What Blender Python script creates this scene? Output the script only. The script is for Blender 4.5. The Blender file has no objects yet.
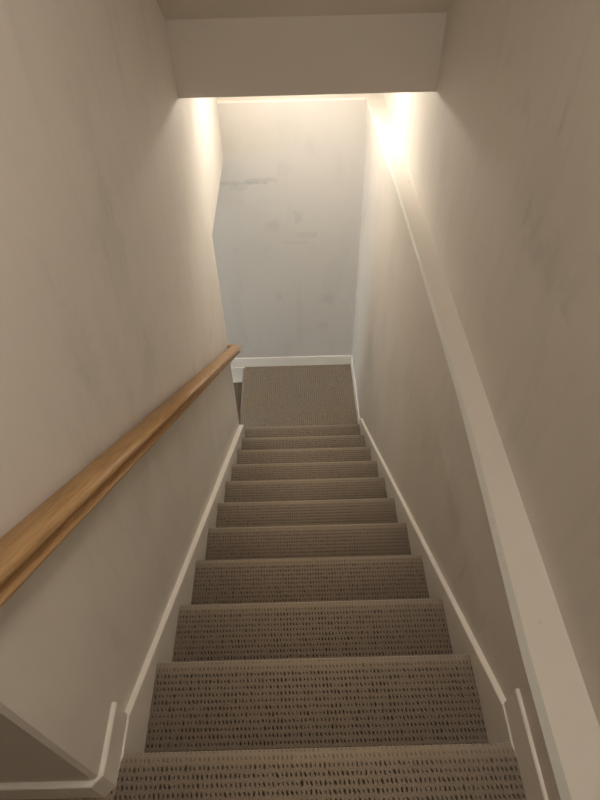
import bpy, bmesh, math
from mathutils import Vector, Matrix

C = bpy.context.scene.collection
EYE = 1.5158                       # camera height above the upper floor (z = 0)
def Z(z):                          # heights were surveyed from the camera's eye
    return z + EYE

# ------------------------------------------------------------------ dimensions
RISE, GO, Y0 = 0.19, 0.2645, 0.3188
CW = 0.452                         # half width of the stair carpet
FLOOR = 0.0
LAND = -11 * RISE                  # landing level
LOW = LAND - 4 * RISE              # lower room floor
DY = [.003, .007, -.003, 0, 0, -.004, -.001, -.001, -.003, -.001, .006]
NOSE = [Y0 + n * GO + DY[n] + .007 for n in range(11)]
YB = 3.882                         # back wall
YU = 3.985                         # back wall above the ledge
YC = 0.2525                        # hall wall at the top of the stairs
YJ = 2.885                         # end of the left wall
HEAD = Z(-1.672)                   # head of the opening at the foot of the stairs
LEDGE = Z(-1.310)
XR, XRU = 0.467, 0.573
YH, HB, HT = 2.51, Z(-0.829), Z(-0.555)
CEIL = Z(0.92)
XLAND = -0.535
def xl(y): return -0.4645 - 0.0085 * (y - 0.26)      # left wall runs a little out of square

# ------------------------------------------------------------------ materials
def new_mat(name):
    m = bpy.data.materials.new(name); m.use_nodes = True
    nt = m.node_tree; b = nt.nodes['Principled BSDF']
    return m, nt, b
def N(nt, t, **kw):
    n = nt.nodes.new(t)
    for k, v in kw.items(): setattr(n, k, v)
    return n
def ramp(nt, src, stops):
    r = N(nt, 'ShaderNodeValToRGB'); e = r.color_ramp.elements
    while len(e) < len(stops): e.new(0.5)
    for el, (p, c) in zip(e, stops):
        el.position = p; el.color = (*c, 1) if len(c) == 3 else c
    nt.links.new(src, r.inputs[0]); return r.outputs[0]
def g(v): return (v, v, v)
def mapping(nt, scale, rot=(0, 0, 0), loc=(0, 0, 0)):
    tc = N(nt, 'ShaderNodeTexCoord'); mp = N(nt, 'ShaderNodeMapping')
    mp.inputs['Scale'].default_value = scale; mp.inputs['Rotation'].default_value = rot
    mp.inputs['Location'].default_value = loc
    nt.links.new(tc.outputs['Object'], mp.inputs[0]); return mp.outputs[0]
def noise(nt, vec, scale, detail=4, rough=.55, dist=0.):
    n = N(nt, 'ShaderNodeTexNoise'); n.inputs['Scale'].default_value = scale
    n.inputs['Detail'].default_value = detail; n.inputs['Roughness'].default_value = rough
    n.inputs['Distortion'].default_value = dist
    nt.links.new(vec, n.inputs['Vector']); return n.outputs['Fac']
def math_n(nt, op, a, b=None, c=None):
    m = N(nt, 'ShaderNodeMath', operation=op)
    for i, v in enumerate((a, b, c)):
        if v is None: continue
        if isinstance(v, (int, float)): m.inputs[i].default_value = v
        else: nt.links.new(v, m.inputs[i])
    return m.outputs[0]
def mix(nt, fac, a, b):
    m = N(nt, 'ShaderNodeMix', data_type='RGBA')
    if isinstance(fac, (int, float)): m.inputs[0].default_value = fac
    else: nt.links.new(fac, m.inputs[0])
    for i, v in ((6, a), (7, b)):
        if isinstance(v, tuple): m.inputs[i].default_value = (*v[:3], 1)
        else: nt.links.new(v, m.inputs[i])
    return m.outputs[2]
def bump(nt, b, h, strength, dist):
    n = N(nt, 'ShaderNodeBump'); n.inputs['Strength'].default_value = strength
    n.inputs['Distance'].default_value = dist
    nt.links.new(h, n.inputs['Height']); nt.links.new(n.outputs[0], b.inputs['Normal'])

def paint(name, base, smudge, streak=1.0, amount=1.0, scuff=None, patches=()):
    m, nt, b = new_mat(name)
    v = mapping(nt, (1, 1, .42))
    big = ramp(nt, noise(nt, v, 3.1, 5, .6, .5), [(.50, g(0)), (.64, g(1))])
    vs = mapping(nt, (1, 1, .16), loc=(3.1, 1.7, .4))
    st = ramp(nt, noise(nt, vs, 13, 5, .62, 1.2), [(.54, g(0)), (.70, g(1))])
    vb = mapping(nt, (1, 1, .7), loc=(7.3, 2.2, 5.1))
    bl = ramp(nt, noise(nt, vb, 5.2, 6, .66, 1.4), [(.60, g(0)), (.74, g(1))])
    f = math_n(nt, 'MULTIPLY', big, .22 * amount)
    f = math_n(nt, 'MULTIPLY_ADD', st, .20 * amount * streak, f)
    f = math_n(nt, 'MULTIPLY_ADD', bl, .14 * amount, f)
    # touched-up paint patches with outlines of their own: (x, y, z, rx, ry, rz, strength)
    wob = noise(nt, mapping(nt, (1, 1, 1), loc=(1.3, 4.4, 2.0)), 16, 5, .65, .6)
    for (px, py, pz, rx, ry, rz, s) in patches:
        tc = N(nt, 'ShaderNodeTexCoord')
        sb = N(nt, 'ShaderNodeVectorMath', operation='SUBTRACT'); sb.inputs[1].default_value = (px, py, pz)
        nt.links.new(tc.outputs['Object'], sb.inputs[0])
        dv = N(nt, 'ShaderNodeVectorMath', operation='DIVIDE'); dv.inputs[1].default_value = (rx, ry, rz)
        nt.links.new(sb.outputs[0], dv.inputs[0])
        ln = N(nt, 'ShaderNodeVectorMath', operation='LENGTH'); nt.links.new(dv.outputs[0], ln.inputs[0])
        d = math_n(nt, 'MULTIPLY_ADD', math_n(nt, 'SUBTRACT', wob, .5), 2.6, ln.outputs['Value'])
        k = N(nt, 'ShaderNodeMapRange', interpolation_type='SMOOTHSTEP')
        k.inputs[1].default_value = 1.25; k.inputs[2].default_value = .15 if rx * rz > .004 else .7
        nt.links.new(d, k.inputs[0])
        f = math_n(nt, 'MULTIPLY_ADD', k.outputs[0], s * .5, f)
    f = math_n(nt, 'MINIMUM', f, 1.0)
    nt.links.new(mix(nt, f, base, smudge), b.inputs['Base Color'])
    b.inputs['Roughness'].default_value = .62
    b.inputs['Specular IOR Level'].default_value = .35
    h = noise(nt, mapping(nt, (1, 1, 1)), 190, 3, .5)
    bump(nt, b, h, .10, .002)
    return m

WALL = (.725, .687, .63)
SMUD = (.52, .50, .47)
def scuffs_back():
    return [(-.45, YB, Z(-1.850), .20, .3, .015, .75), (-.27, YB, Z(-1.834), .11, .3, .022, .75), (-.42, YB, Z(-1.885), .08, .3, .022, .4),
            (-.08, YB, Z(-1.76), .05, .3, .06, .3), (.10, YB, Z(-1.62), .08, .3, .08, .3),
            (-.19, YB, Z(-2.19), .08, .3, .06, .5), (.0, YB, Z(-2.13), .03, .3, .05, .5), (.08, YB, Z(-2.27), .08, .3, .03, .4),
            (-.02, YB, Z(-2.33), .12, .3, .02, .3), (.24, YB, Z(-2.86), .09, .3, .07, .5), (.0, YB, Z(-3.0), .03, .3, .45, .3),
            (-.17, YB, Z(-2.83), .03, .3, .04, .4), (.2, YB, Z(-3.15), .06, .3, .05, .35), (-.3, YB, Z(-2.4), .18, .3, .10, .2)]
m_wall = paint('painted_plaster', WALL, SMUD, 1.0, .8,
               patches=[(-.47, 1.25, Z(-.74), .3, .12, .16, .5), (-.47, 1.30, Z(-.50), .3, .07, .16, .35), (-.47, 1.05, Z(-.95), .3, .06, .22, .3),
                        (-.47, 1.30, Z(-1.17), .3, .12, .10, .5), (-.47, .90, Z(-.80), .3, .08, .16, .4), (-.47, .78, Z(-.98), .3, .03, .03, .6),
                        (-.47, .53, Z(-1.36), .3, .03, .12, .5), (-.47, .91, Z(-1.34), .3, .16, .12, .4), (-.47, 1.83, Z(-1.70), .3, .05, .05, .6),
                        (-.47, 2.1, Z(-1.38), .3, .05, .10, .4), (-.48, 2.35, Z(-1.95), .3, .07, .06, .6), (-.47, 1.4, Z(-1.75), .3, .10, .12, .35),
                        (-.47, 1.9, Z(-2.2), .3, .08, .12, .35)])
m_wall_r = paint('painted_plaster_right', WALL, SMUD, 1.0, .8,
               patches=[(.573, 1.20, Z(-.76), .3, .16, .08, .7), (.573, 1.0, Z(-.74), .3, .06, .07, .5), (.573, 1.53, Z(-.54), .3, .05, .04, .45),
                        (.573, 1.29, Z(-.50), .3, .012, .07, .7), (.573, 1.72, Z(-.49), .3, .04, .04, .35), (.573, 1.48, Z(-.57), .3, .02, .03, .5),
                        (.573, 1.33, Z(-.72), .3, .02, .05, .5), (.47, .81, Z(-1.63), .3, .012, .06, .8),
                        (.47, 2.5, Z(-1.6), .3, .10, .2, .4), (.47, 2.5, Z(-2.1), .3, .12, .2, .45), (.47, 1.4, Z(-1.75), .3, .07, .12, .45),
                        (.47, 3.1, Z(-1.6), .3, .12, .2, .35), (.47, 2.9, Z(-2.6), .3, .15, .25, .4), (.47, 1.0, Z(-1.55), .3, .10, .10, .3)])
m_back = paint('painted_plaster_back', (.665, .64, .60), (.44, .45, .43), .35, .6, patches=scuffs_back())
m_ceil = paint('ceiling_paint', (.66, .62, .57), (.61, .58, .53), .2, .5)
m_ledge = paint('ledge_paint', (.74, .71, .65), (.65, .61, .54), .2, .5, patches=[(.489, 1.005, LEDGE, .014, .0035, .05, 3.0), (.52, .52, LEDGE, .004, .004, .05, 2.0), (.55, 2.72, LEDGE, .005, .012, .05, 2.5)])

def plain(name, col, rough=.5, spec=.4, n_amt=.06, n_scale=40, bmp=.04):
    m, nt, b = new_mat(name)
    v = mapping(nt, (1, 1, 1)); f = noise(nt, v, n_scale, 4, .6)
    d = tuple(c * (1 - n_amt * 2) for c in col); u = tuple(min(1, c * (1 + n_amt)) for c in col)
    nt.links.new(mix(nt, f, d, u), b.inputs['Base Color'])
    b.inputs['Roughness'].default_value = rough; b.inputs['Specular IOR Level'].default_value = spec
    bump(nt, b, f, bmp, .001)
    return m
m_trim = plain('gloss_trim_paint', (.87, .84, .78), .32, .5, .02)
m_bead = plain('corner_bead', (.70, .71, .66), .5, .4, .04)

def carpet():
    m, nt, b = new_mat('loop_pile_carpet')
    uv = N(nt, 'ShaderNodeUVMap'); uv.uv_map = 'run'
    sp = N(nt, 'ShaderNodeSeparateXYZ'); nt.links.new(uv.outputs[0], sp.inputs[0])
    PX, PY = .0106, .0172
    wob = N(nt, 'ShaderNodeTexNoise'); wob.inputs['Scale'].default_value = 55; wob.inputs['Detail'].default_value = 2
    nt.links.new(uv.outputs[0], wob.inputs['Vector'])
    w = math_n(nt, 'SUBTRACT', wob.outputs['Fac'], .5)
    v = math_n(nt, 'MULTIPLY_ADD', w, .30, math_n(nt, 'DIVIDE', sp.outputs[1], PY))
    row = math_n(nt, 'FLOOR', v); fv = math_n(nt, 'SUBTRACT', math_n(nt, 'FRACT', v), .5)
    jt = N(nt, 'ShaderNodeTexWhiteNoise', noise_dimensions='1D'); nt.links.new(row, jt.inputs['W'])
    u = math_n(nt, 'ADD', math_n(nt, 'DIVIDE', sp.outputs[0], PX), math_n(nt, 'MULTIPLY', jt.outputs['Value'], .35))
    u = math_n(nt, 'MULTIPLY_ADD', w, .7, u)
    u = math_n(nt, 'MULTIPLY_ADD', fv, .35, u)            # the pin holes lean a little
    col = math_n(nt, 'FLOOR', u); fu = math_n(nt, 'SUBTRACT', math_n(nt, 'FRACT', u), .5)
    cmb = N(nt, 'ShaderNodeCombineXYZ'); nt.links.new(col, cmb.inputs[0]); nt.links.new(row, cmb.inputs[1])
    wn = N(nt, 'ShaderNodeTexWhiteNoise', noise_dimensions='2D'); nt.links.new(cmb.outputs[0], wn.inputs['Vector'])
    # hole distance in cell
    du = math_n(nt, 'DIVIDE', fu, .21); dv = math_n(nt, 'DIVIDE', fv, .27)
    d = math_n(nt, 'SQRT', math_n(nt, 'ADD', math_n(nt, 'MULTIPLY', du, du), math_n(nt, 'MULTIPLY', dv, dv)))
    d = math_n(nt, 'ADD', d, math_n(nt, 'MULTIPLY', math_n(nt, 'SUBTRACT', wn.outputs['Value'], .4), .55))
    hole = N(nt, 'ShaderNodeMapRange', interpolation_type='SMOOTHSTEP')
    hole.inputs[1].default_value = 1.35; hole.inputs[2].default_value = .55
    nt.links.new(d, hole.inputs[0]); hole = hole.outputs[0]
    # fibres
    fb = N(nt, 'ShaderNodeTexNoise'); fb.inputs['Scale'].default_value = 330; fb.inputs['Detail'].default_value = 3
    fb.inputs['Roughness'].default_value = .7
    nt.links.new(uv.outputs[0], fb.inputs['Vector'])
    big = N(nt, 'ShaderNodeTexNoise'); big.inputs['Scale'].default_value = 9; big.inputs['Detail'].default_value = 3
    nt.links.new(uv.outputs[0], big.inputs['Vector'])
    yarn = ramp(nt, fb.outputs['Fac'], [(.32, (.18, .138, .102)), (.52, (.34, .278, .212)), (.72, (.51, .43, .34))])
    yarn = mix(nt, math_n(nt, 'MULTIPLY', big.outputs['Fac'], .30), yarn, (.25, .205, .165))
    # over the nosing the loops are pulled tight and the pin holes nearly close; the lit highlight is painted as paler yarn
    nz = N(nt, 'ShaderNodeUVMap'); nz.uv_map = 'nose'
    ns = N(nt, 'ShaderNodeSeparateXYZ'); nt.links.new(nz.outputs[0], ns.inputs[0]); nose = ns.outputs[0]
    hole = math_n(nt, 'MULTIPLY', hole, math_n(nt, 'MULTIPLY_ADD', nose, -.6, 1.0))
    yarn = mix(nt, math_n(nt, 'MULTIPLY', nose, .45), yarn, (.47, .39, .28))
    nt.links.new(mix(nt, math_n(nt, 'MULTIPLY', hole, .95), yarn, (.045, .030, .020)), b.inputs['Base Color'])  # shade inside the pin holes is painted in as dark colour
    b.inputs['Roughness'].default_value = .95; b.inputs['Specular IOR Level'].default_value = .1
    b.inputs['Sheen Weight'].default_value = .25; b.inputs['Sheen Roughness'].default_value = .5
    ridge = math_n(nt, 'MULTIPLY', math_n(nt, 'MULTIPLY', fv, fv), .5)
    h = math_n(nt, 'SUBTRACT', math_n(nt, 'MULTIPLY_ADD', fb.outputs['Fac'], .55, ridge), hole)
    bump(nt, b, h, .75, .0035)
    return m
m_carpet = carpet()

def oak():
    m, nt, b = new_mat('oak')
    uv = N(nt, 'ShaderNodeUVMap'); uv.uv_map = 'run'
    mp = N(nt, 'ShaderNodeMapping'); mp.inputs['Scale'].default_value = (1, 26, 1)
    nt.links.new(uv.outputs[0], mp.inputs[0])
    f = noise(nt, mp.outputs[0], 9, 6, .68, .4)
    f2 = noise(nt, mp.outputs[0], 2.2, 3, .5, 1.0)
    c = ramp(nt, f, [(.30, (.34, .20, .085)), (.50, (.50, .31, .145)), (.70, (.63, .42, .22))])
    c = mix(nt, math_n(nt, 'MULTIPLY', f2, .4), c, (.52, .31, .13))
    nt.links.new(c, b.inputs['Base Color'])
    b.inputs['Roughness'].default_value = .38; b.inputs['Specular IOR Level'].default_value = .45
    bump(nt, b, f, .12, .001)
    return m
m_oak = oak()

def emit(name, col, s):
    m, nt, b = new_mat(name)
    b.inputs['Base Color'].default_value = (.9, .88, .84, 1)
    b.inputs['Emission Color'].default_value = (*col, 1); b.inputs['Emission Strength'].default_value = s
    b.inputs['Roughness'].default_value = .4
    return m
m_lamp = emit('lit_opal_diffuser', (1.0, .915, .80), 46)
m_fill_lamp = emit('hall_fill_diffuser', (1.0, .885, .765), 19)
m_metal = plain('white_enamel', (.75, .73, .70), .35)
def glass():
    m, nt, b = new_mat('window_glass')
    b.inputs['Base Color'].default_value = (1, 1, 1, 1); b.inputs['Transmission Weight'].default_value = 1
    b.inputs['Roughness'].default_value = 0; b.inputs['IOR'].default_value = 1.05
    return m
m_glass = glass()

# ------------------------------------------------------------------ mesh helpers
def obj(name, bm, mat, parent=None, smooth=False):
    bmesh.ops.remove_doubles(bm, verts=bm.verts, dist=1e-6)
    bmesh.ops.recalc_face_normals(bm, faces=bm.faces)
    me = bpy.data.meshes.new(name); bm.to_mesh(me); bm.free()
    for mm in (mat if isinstance(mat, (list, tuple)) else [mat]): me.materials.append(mm)
    if smooth:
        for p in me.polygons: p.use_smooth = True
    o = bpy.data.objects.new(name, me); C.objects.link(o)
    if parent: o.parent = parent
    return o
def box(bm, x0, x1, y0, y1, z0, z1):
    v = [bm.verts.new((x, y, z)) for x in (x0, x1) for y in (y0, y1) for z in (z0, z1)]
    for f in ((0, 1, 3, 2), (4, 6, 7, 5), (0, 4, 5, 1), (2, 3, 7, 6), (0, 2, 6, 4), (1, 5, 7, 3)):
        bm.faces.new([v[i] for i in f])
def loft(bm, secs, midx=None, cap=True):
    """secs: list of closed loops (lists of 3D points) of one length"""
    rings = [[bm.verts.new(p) for p in s] for s in secs]
    n = len(rings[0])
    for a, b in zip(rings, rings[1:]):
        for i in range(n):
            f = bm.faces.new((a[i], a[(i + 1) % n], b[(i + 1) % n], b[i]))
            if midx and i in midx: f.material_index = midx[i]
    if cap:
        bm.faces.new(rings[0]); bm.faces.new(list(reversed(rings[-1])))
def struct(name, bm, mat, parent=None):
    o = obj(name, bm, mat, parent)
    if parent is None: o['kind'] = 'structure'
    return o
def thing(name, label, cat, loc=(0, 0, 0), group=None):
    o = bpy.data.objects.new(name, None); C.objects.link(o); o.location = loc
    o['label'] = label; o['category'] = cat
    if group: o['group'] = group
    return o
def part(o, root):                      # geometry is written in world coordinates
    o.parent = root
    o.matrix_parent_inverse = Matrix.Translation(-Vector(root.location))
    return o

# ------------------------------------------------------------------ walls
bm = bmesh.new()                        # left wall, with chipped-off corner at the top
for z0, z1, sec in (
    (LOW, CEIL + .1, [(-.473, YC), (xl(.2595), .2595), (xl(YJ), YJ), (-.60, YJ), (-.60, YC)]),
    (HEAD, CEIL + .1, [(xl(YJ), YJ), (xl(YU), YU + .1), (-.60, YU + .1), (-.60, YJ)])):
    loft(bm, [[(x, y, z0) for x, y in sec], [(x, y, z1) for x, y in sec]])
struct('wall_left', bm, m_wall)
bm = bmesh.new(); box(bm, -2.7, -.60, YC, .37, -.2, CEIL + .1)
struct('wall_hall_left', bm, m_wall)
# right wall below the ledge: bows slightly, small bevelled edge at the top
bm = bmesh.new()
prof = [(-1.3, .460, .014), (.18, .460, .0145), (.44, .461, .0145), (.65, .468, .014), (.90, .477, .0135),
        (1.26, .486, .011), (1.82, .486, .009), (2.3, .484, .007), (2.7, .480, .006), (3.3, .468, .005), (YB, .455, .004)]
secs = []
for y, xt, c in prof:
    xb = XR if y < 3 else .474
    secs.append([(xb, y, LOW - .1), (xb, y, LEDGE - .25), (xt, y, LEDGE - c * 1.1), (xt + c, y, LEDGE), (XRU + .14, y, LEDGE), (XRU + .14, y, LOW - .1)])
loft(bm, secs, midx={2: 1, 3: 2})
struct('wall_right', bm, [m_wall_r, m_bead, m_ledge])
bm = bmesh.new(); box(bm, XRU, XRU + .14, -1.3, YU + .1, LEDGE, CEIL + .1)
struct('wall_right_upper', bm, m_wall_r)
# back wall with its ledge
bm = bmesh.new()
c = .008
secs = []
for x in (-4.2, XRU + .14):
    secs.append([(x, YB, LOW - .1), (x, YB, LEDGE - c), (x, YB + c, LEDGE), (x, YU + .12, LEDGE), (x, YU + .12, LOW - .1)])
loft(bm, secs, midx={1: 2, 2: 2})
struct('wall_back', bm, [m_back, m_bead, m_ledge])
bm = bmesh.new(); box(bm, -.60, XRU + .14, YU, YU + .12, LEDGE, HB + .1)
struct('wall_back_upper', bm, m_back)
bm = bmesh.new(); box(bm, -2.7, XRU + .14, -1.42, -1.3, -.2, CEIL + .1)
struct('wall_hall_back', bm, m_wall)
bm = bmesh.new(); box(bm, -2.82, -2.7, -1.42, .37, -.2, CEIL + .1)
struct('wall_hall_end', bm, m_wall)

# ceiling: flat over the hall, sloping with the stairs, then the dropped face and the low ceiling behind it
bm = bmesh.new()
pr = [(YC, CEIL), (.53, CEIL), (YH, HT), (YH, HB), (YU + .1, HB), (YU + .1, CEIL + .12), (YC, CEIL + .12)]
loft(bm, [[(x, y, z) for y, z in pr] for x in (-.60, XRU + .1)])
box(bm, -2.7, XRU + .1, -1.3, YC, CEIL, CEIL + .12)
struct('ceiling', bm, m_ceil)

# ------------------------------------------------------------------ carpeted floor and steps
def run_uv(bm, f, pts):
    lay = bm.loops.layers.uv.get('run') or bm.loops.layers.uv.new('run')
    for l, p in zip(f.loops, pts): l[lay].uv = p
def carpet_sweep(prof, a0, a1, place, bend=()):
    """prof: list of (run, height) points; surface carries running length in its uv"""
    bm = bmesh.new(); lay = bm.loops.layers.uv.new('run'); nl = bm.loops.layers.uv.new('nose')
    lay = bm.loops.layers.uv['run']; nl = bm.loops.layers.uv['nose']
    s = 0; P = []
    for i, (q, h) in enumerate(prof):
        if i: s += math.dist(prof[i - 1], prof[i])
        P.append((q, h, s))
    A = [[bm.verts.new(place(a, q, h)) for q, h, _ in P] for a in (a0, a1)]
    for i in range(len(P) - 1):
        f = bm.faces.new((A[0][i], A[1][i], A[1][i + 1], A[0][i + 1]))
        uvs = [(a0, P[i][2]), (a1, P[i][2]), (a1, P[i + 1][2]), (a0, P[i + 1][2])]
        for l, t in zip(f.loops, uvs): l[lay].uv = t
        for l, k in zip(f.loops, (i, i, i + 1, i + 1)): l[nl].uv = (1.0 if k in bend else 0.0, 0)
        f.smooth = len(bend) > 0 and i >= 1 and i < len(P) - 3
    f = bm.faces.new((A[0][0], A[0][-1], A[1][-1], A[1][0]))
    for l in f.loops: l[lay].uv = (l.vert.co.x, l.vert.co.y)
    for k in (0, 1):
        f = bm.faces.new(A[k])
        for l in f.loops: l[lay].uv = (l.vert.co.y, l.vert.co.z)
    return bm
R = .022
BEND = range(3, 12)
def tread_profile(qb, qn, top, bottom):
    """from the back of the tread forward over a round nosing, under it and down the riser"""
    pr = [(qb, bottom), (qb, top), (qn - R - .022, top), (qn - R, top)]
    for k in range(1, 9):
        a = math.pi * k / 8
        pr.append((qn - R + R * math.sin(a), top - R + R * math.cos(a)))
    pr += [(qn - .024, top - 2 * R - .004), (qn - .026, bottom)]
    return pr
# hall floor, ending in the first nosing
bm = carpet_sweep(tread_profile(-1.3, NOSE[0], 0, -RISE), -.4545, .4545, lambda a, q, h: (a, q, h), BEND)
o = struct('floor', bm, m_carpet)
bm = bmesh.new(); lay = bm.loops.layers.uv.new('run'); box(bm, -2.7, -.4545, -1.3, .2415, -.19, 0); box(bm, -.50, -.4545, .2415, .262, -.19, 0)
for f in bm.faces:
    for l in f.loops: l[lay].uv = (l.vert.co.x, l.vert.co.y)
struct('floor_hall', bm, m_carpet)

st = thing('carpeted_staircase', 'straight flight of brown loop-carpeted steps running down between two white walls to the landing',
           'staircase', (0, 1.7, LAND))
for n in range(1, 11):
    qb = NOSE[n - 1] - .026
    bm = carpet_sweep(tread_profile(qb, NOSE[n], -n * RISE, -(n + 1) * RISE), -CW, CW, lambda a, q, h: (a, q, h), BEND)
    part(obj('step', bm, m_carpet), st)
# landing: carpet lies the other way, towards the lower flight on the left
bm = carpet_sweep(                  [(-.4640, LAND - RISE), (-.4640, LAND)] + [(-XLAND - R, LAND)] +
                  [(-XLAND - R + R * math.sin(math.pi * k / 8), LAND - R + R * math.cos(math.pi * k / 8)) for k in range(1, 9)] +
                  [(-XLAND - .026, LAND - RISE)],
                  NOSE[10] - .026, YB - .004, lambda a, q, h: (-q, a, h))
part(obj('landing', bm, m_carpet), st)

lo = thing('lower_staircase', 'few brown carpeted steps turning down to the left beyond the landing', 'staircase', (-1.0, 3.4, LOW))
xn = XLAND
for n in range(1, 4):
    qb = -xn - .026; qn = -xn + GO
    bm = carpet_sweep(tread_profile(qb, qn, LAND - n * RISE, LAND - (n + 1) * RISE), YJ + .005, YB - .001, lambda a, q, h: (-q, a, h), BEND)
    part(obj('step', bm, m_carpet), lo)
    xn -= GO
# ------------------------------------------------------------------ lower room, seen only as the daylight at the foot of the stairs
bm = bmesh.new(); lay = bm.loops.layers.uv.new('run'); box(bm, -4.2, -.60, .2, YB, LOW - .1, LOW)
for f in bm.faces:
    for l in f.loops: l[lay].uv = (l.vert.co.y, l.vert.co.x)
struct('floor_lower', bm, m_carpet)
bm = bmesh.new(); box(bm, -4.2, -.60, .2, YB + .1, HEAD, HEAD + .1)
struct('ceiling_lower', bm, m_ceil)
bm = bmesh.new(); box(bm, -4.2, -.60, .08, .2, LOW, HEAD)
struct('wall_lower_front', bm, m_wall)
WY0, WY1, WZ0, WZ1 = .65, 2.25, LOW + 1.15, LOW + 2.5
bm = bmesh.new()
box(bm, -4.32, -4.2, .08, WY0, LOW - .1, HEAD + .1); box(bm, -4.32, -4.2, WY1, YB + .1, LOW - .1, HEAD + .1)
box(bm, -4.32, -4.2, WY0, WY1, LOW - .1, WZ0); box(bm, -4.32, -4.2, WY0, WY1, WZ1, HEAD + .1)
struct('wall_lower_left', bm, m_wall)
bm = bmesh.new()
for a, b_, c_, d_ in ((WY0, WY1, WZ0, WZ0 + .05), (WY0, WY1, WZ1 - .05, WZ1), (WY0, WY0 + .05, WZ0 + .05, WZ1 - .05),
                      (WY1 - .05, WY1, WZ0 + .05, WZ1 - .05), ((WY0 + WY1) / 2 - .025, (WY0 + WY1) / 2 + .025, WZ0 + .05, WZ1 - .05)):
    box(bm, -4.29, -4.23, a, b_, c_, d_)
wf = struct('window_1', bm, m_trim)
bm = bmesh.new()
box(bm, -4.264, -4.258, WY0 + .05, (WY0 + WY1) / 2 - .025, WZ0 + .05, WZ1 - .05)
box(bm, -4.264, -4.258, (WY0 + WY1) / 2 + .025, WY1 - .05, WZ0 + .05, WZ1 - .05)
obj('window_pane', bm, m_glass, wf)

# ------------------------------------------------------------------ skirting boards
BT = Z(-1.405)                          # top of the hall baseboard
def softbox(bm, secs): loft(bm, secs)
def skirt(bm, s, xw, xf, y1, zend):
    """board following the stairs; s = side, xw wall face(y), xf visible face"""
    pts = [(.20, -.004), (.405, Z(-1.511))]
    slope = .7155
    ys = [.41 + (y1 - .41) * k / 6 for k in range(7)]
    pts += [(y, Z(-1.517) - (y - .41) * slope) for y in ys]
    e = .003                            # eased front edge
    secs = []
    for y, z in pts:
        zb = max(z - .40, LAND)
        secs.append([(xw(y), y, zb), (xw(y), y, z), (s * (xf + e), y, z), (s * xf, y, z - e), (s * xf, y, zb)])
    loft(bm, secs)
bm = bmesh.new(); skirt(bm, -1, lambda y: xl(y) - .01, CW - .001, 2.875, 0); struct('trim_1', bm, m_trim)
bm = bmesh.new(); skirt(bm, 1, lambda y: .485, CW - .001, 2.968, 0); struct('trim_2', bm, m_trim)
# hall baseboards
def base_loft(bm, path, z0, z1, e=.003):
    """path: list of (outer x, outer y, inner x, inner y): front line and wall line"""
    secs = []
    for ox, oy, ix, iy in path:
        d = Vector((ix - ox, iy - oy)); d.normalize()
        secs.append([(ix, iy, z0), (ix, iy, z1), (ox + d.x * e, oy + d.y * e, z1), (ox, oy, z1 - e), (ox, oy, z0)])
    loft(bm, secs)
bm = bmesh.new()
base_loft(bm, [(-.4545, .403, -.480, .403), (-.4545, .261, -.480, .265), (-.476, .2400, -.480, .257), (-2.7, .2400, -2.7, .257)], -.01, BT)
struct('baseboard_left', bm, m_trim)
bm = bmesh.new()
base_loft(bm, [(.4545, -1.3, .474, -1.3), (.4545, .407, .474, .407)], -.01, BT + .004)
struct('baseboard_right', bm, m_trim)
# landing baseboards
bm = bmesh.new()
base_loft(bm, [(.4615, 2.969, .485, 2.969), (.4615, YB - .013, .485, YB)], LAND - .005, LAND + .103)
struct('baseboard_landing_right', bm, m_trim)
bm = bmesh.new()
base_loft(bm, [(-.68, YB - .013, -.68, YB + .01), (.4615, YB - .013, .4615, YB + .01)], LAND - .001, LAND + .103)
struct('baseboard_back', bm, m_trim)
bm = bmesh.new()                        # skirt of the lower flight
secs = []
for x, z in ((-.515, LAND), (-.66, LAND), (-1.45, LAND - .57), (-1.55, LAND - .64)):
    secs.append([(x, YB + .01, z - .42), (x, YB + .01, z), (x, YB - .019, z), (x, YB - .022, z - .003), (x, YB - .022, z - .42)])
loft(bm, secs); struct('trim_3', bm, m_trim)

# ------------------------------------------------------------------ handrail
XC = -.4335
def rline(y): return Z(-1.5158 - (y - Y0) * .7183 + .878)
half = [(0, 0), (.012, -.0008), (.021, -.004), (.0275, -.010), (.0305, -.018), (.0305, -.024), (.027, -.029), (.0195, -.032),
        (.0145, -.038), (.0142, -.047), (.0165, -.0505), (.0222, -.0515), (.0236, -.0535), (.0236, -.056), (.0215, -.0595), (.016, -.061)]
prof_r = half + [(-a, b) for a, b in reversed(half[1:])]
def rail_mesh(kind):
    bm = bmesh.new(); lay = bm.loops.layers.uv.new('run')
    yn, yf = .318, 2.885
    def far(a, b): return (XC + a, yf + a, rline(yf + a) + b * 1.18)
    def near(a, b): return (XC + a, yn - a, rline(yn - a) + b * 1.18)
    if kind == 'rail': secs = [[near(a, b) for a, b in prof_r], [far(a, b) for a, b in prof_r]]; L = 3.0
    elif kind == 'far':
        secs = [[far(a, b) for a, b in prof_r], [(xl(yf) + .001, far(a, b)[1], far(a, b)[2]) for a, b in prof_r]]; L = .1
    else:
        secs = [[near(a, b) for a, b in prof_r], [(xl(yn) + .001, near(a, b)[1], near(a, b)[2]) for a, b in prof_r]]; L = .1
    rings = [[bm.verts.new(p) for p in s] for s in secs]; n = len(prof_r)
    for i in range(n):
        j = (i + 1) % n
        f = bm.faces.new((rings[0][i], rings[0][j], rings[1][j], rings[1][i]))
        vi, vj = i * .009, (i + 1) * .009
        for l, t in zip(f.loops, ((0, vi), (0, vj), (L, vj), (L, vi))): l[lay].uv = t
        f.smooth = True
    bm.faces.new(rings[0]); bm.faces.new(list(reversed(rings[1])))
    return bm
hr = thing('handrail', 'oak handrail with moulded edge sloping down along the left wall', 'handrail', (XC, .35, rline(.35)))
part(obj('rail', rail_mesh('rail'), m_oak), hr)
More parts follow.
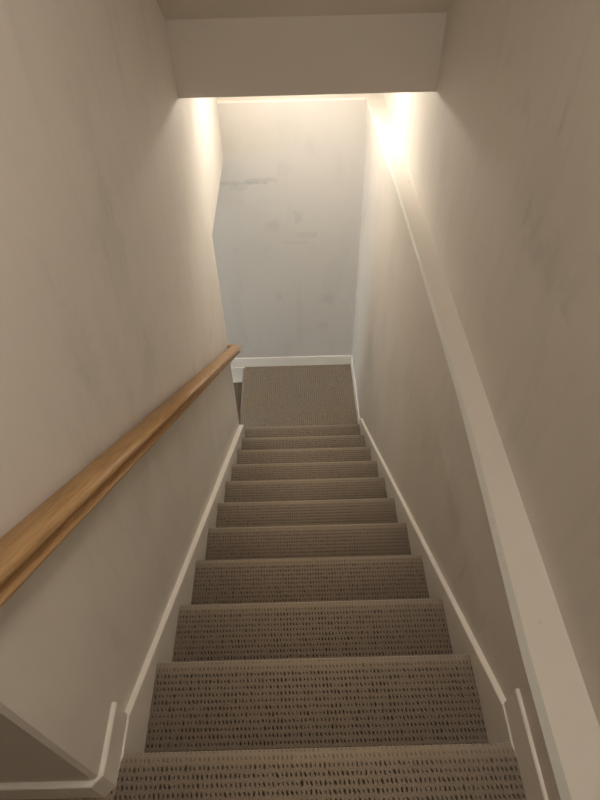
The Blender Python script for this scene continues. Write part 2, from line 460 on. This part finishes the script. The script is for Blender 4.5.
part(obj('return_end', rail_mesh('far'), m_oak), hr)
part(obj('return_end', rail_mesh('near'), m_oak), hr)

# ------------------------------------------------------------------ lamps
def ceiling_lamp(name_label, x, y, zc, r, depth, mat):
    t = thing('ceiling_light', name_label, 'ceiling light', (x, y, zc))
    bm = bmesh.new(); K = 40
    rg = [[(x + rr * math.cos(2 * math.pi * k / K), y + rr * math.sin(2 * math.pi * k / K), zz) for k in range(K)]
          for rr, zz in ((r * 1.08, zc), (r * 1.10, zc - .008), (r * 1.06, zc - .018), (r * .9, zc - .018))]
    loft(bm, rg); part(obj('base', bm, m_metal, smooth=False), t)
    bm = bmesh.new()
    rg = []
    for k2 in range(7):
        a = math.pi / 2 * k2 / 6 * .96
        rr = r * math.cos(a); zz = zc - .018 - depth * math.sin(a)
        rg.append([(x + rr * math.cos(2 * math.pi * k / K), y + rr * math.sin(2 * math.pi * k / K), zz) for k in range(K)])
    loft(bm, rg); part(obj('diffuser', bm, mat, smooth=True), t)
    return t
ceiling_lamp('round opal ceiling light hidden behind the dropped ceiling edge above the landing', .03, 3.25, HB, .12, .085, m_lamp)
ceiling_lamp('unseen round opal fill light added on the hall ceiling at the top of the stairs', .30, .28, CEIL, .20, .05, m_fill_lamp)  # fill lamp out of view, added to brighten the upper stairwell

# daylight at the lower room's window
w = bpy.data.worlds.new('sky'); bpy.context.scene.world = w; w.use_nodes = True
bg = w.node_tree.nodes['Background']; bg.inputs[0].default_value = (.62, .80, 1.0, 1); bg.inputs[1].default_value = .8
ld = bpy.data.lights.new('window_daylight', 'AREA'); ld.shape = 'RECTANGLE'; ld.size = 1.35; ld.size_y = 1.6
ld.energy = 52; ld.color = (.92, .98, 1.0)
lo_ = bpy.data.objects.new('window_daylight', ld); C.objects.link(lo_)
lo_.location = (-4.40, (WY0 + WY1) / 2, (WZ0 + WZ1) / 2); lo_.rotation_euler = (0, math.radians(-90), 0)

# ------------------------------------------------------------------ camera
cam = bpy.data.cameras.new('camera'); co = bpy.data.objects.new('camera', cam); C.objects.link(co)
cam.sensor_fit = 'VERTICAL'; cam.sensor_height = 36; cam.sensor_width = 27; cam.lens = 568.95 / 800 * 36
cam.clip_start = .02
yaw, pitch, roll = .0016, .8107, -.0256
f = Vector((math.sin(yaw) * math.cos(pitch), math.cos(yaw) * math.cos(pitch), -math.sin(pitch)))
r = Vector((math.cos(yaw), -math.sin(yaw), 0)); u = r.cross(f)
r2 = math.cos(roll) * r + math.sin(roll) * u; u2 = -math.sin(roll) * r + math.cos(roll) * u
M = Matrix((r2, u2, -f)).transposed().to_4x4(); M.translation = Vector((-.0203, 0, EYE))
co.matrix_world = M
S = bpy.context.scene; S.camera = co
S.view_settings.view_transform = 'Standard'; S.view_settings.look = 'None'
S.view_settings.gamma = 1; S.view_settings.exposure = 0.58
S.cycles.max_bounces = 16; S.cycles.diffuse_bounces = 12
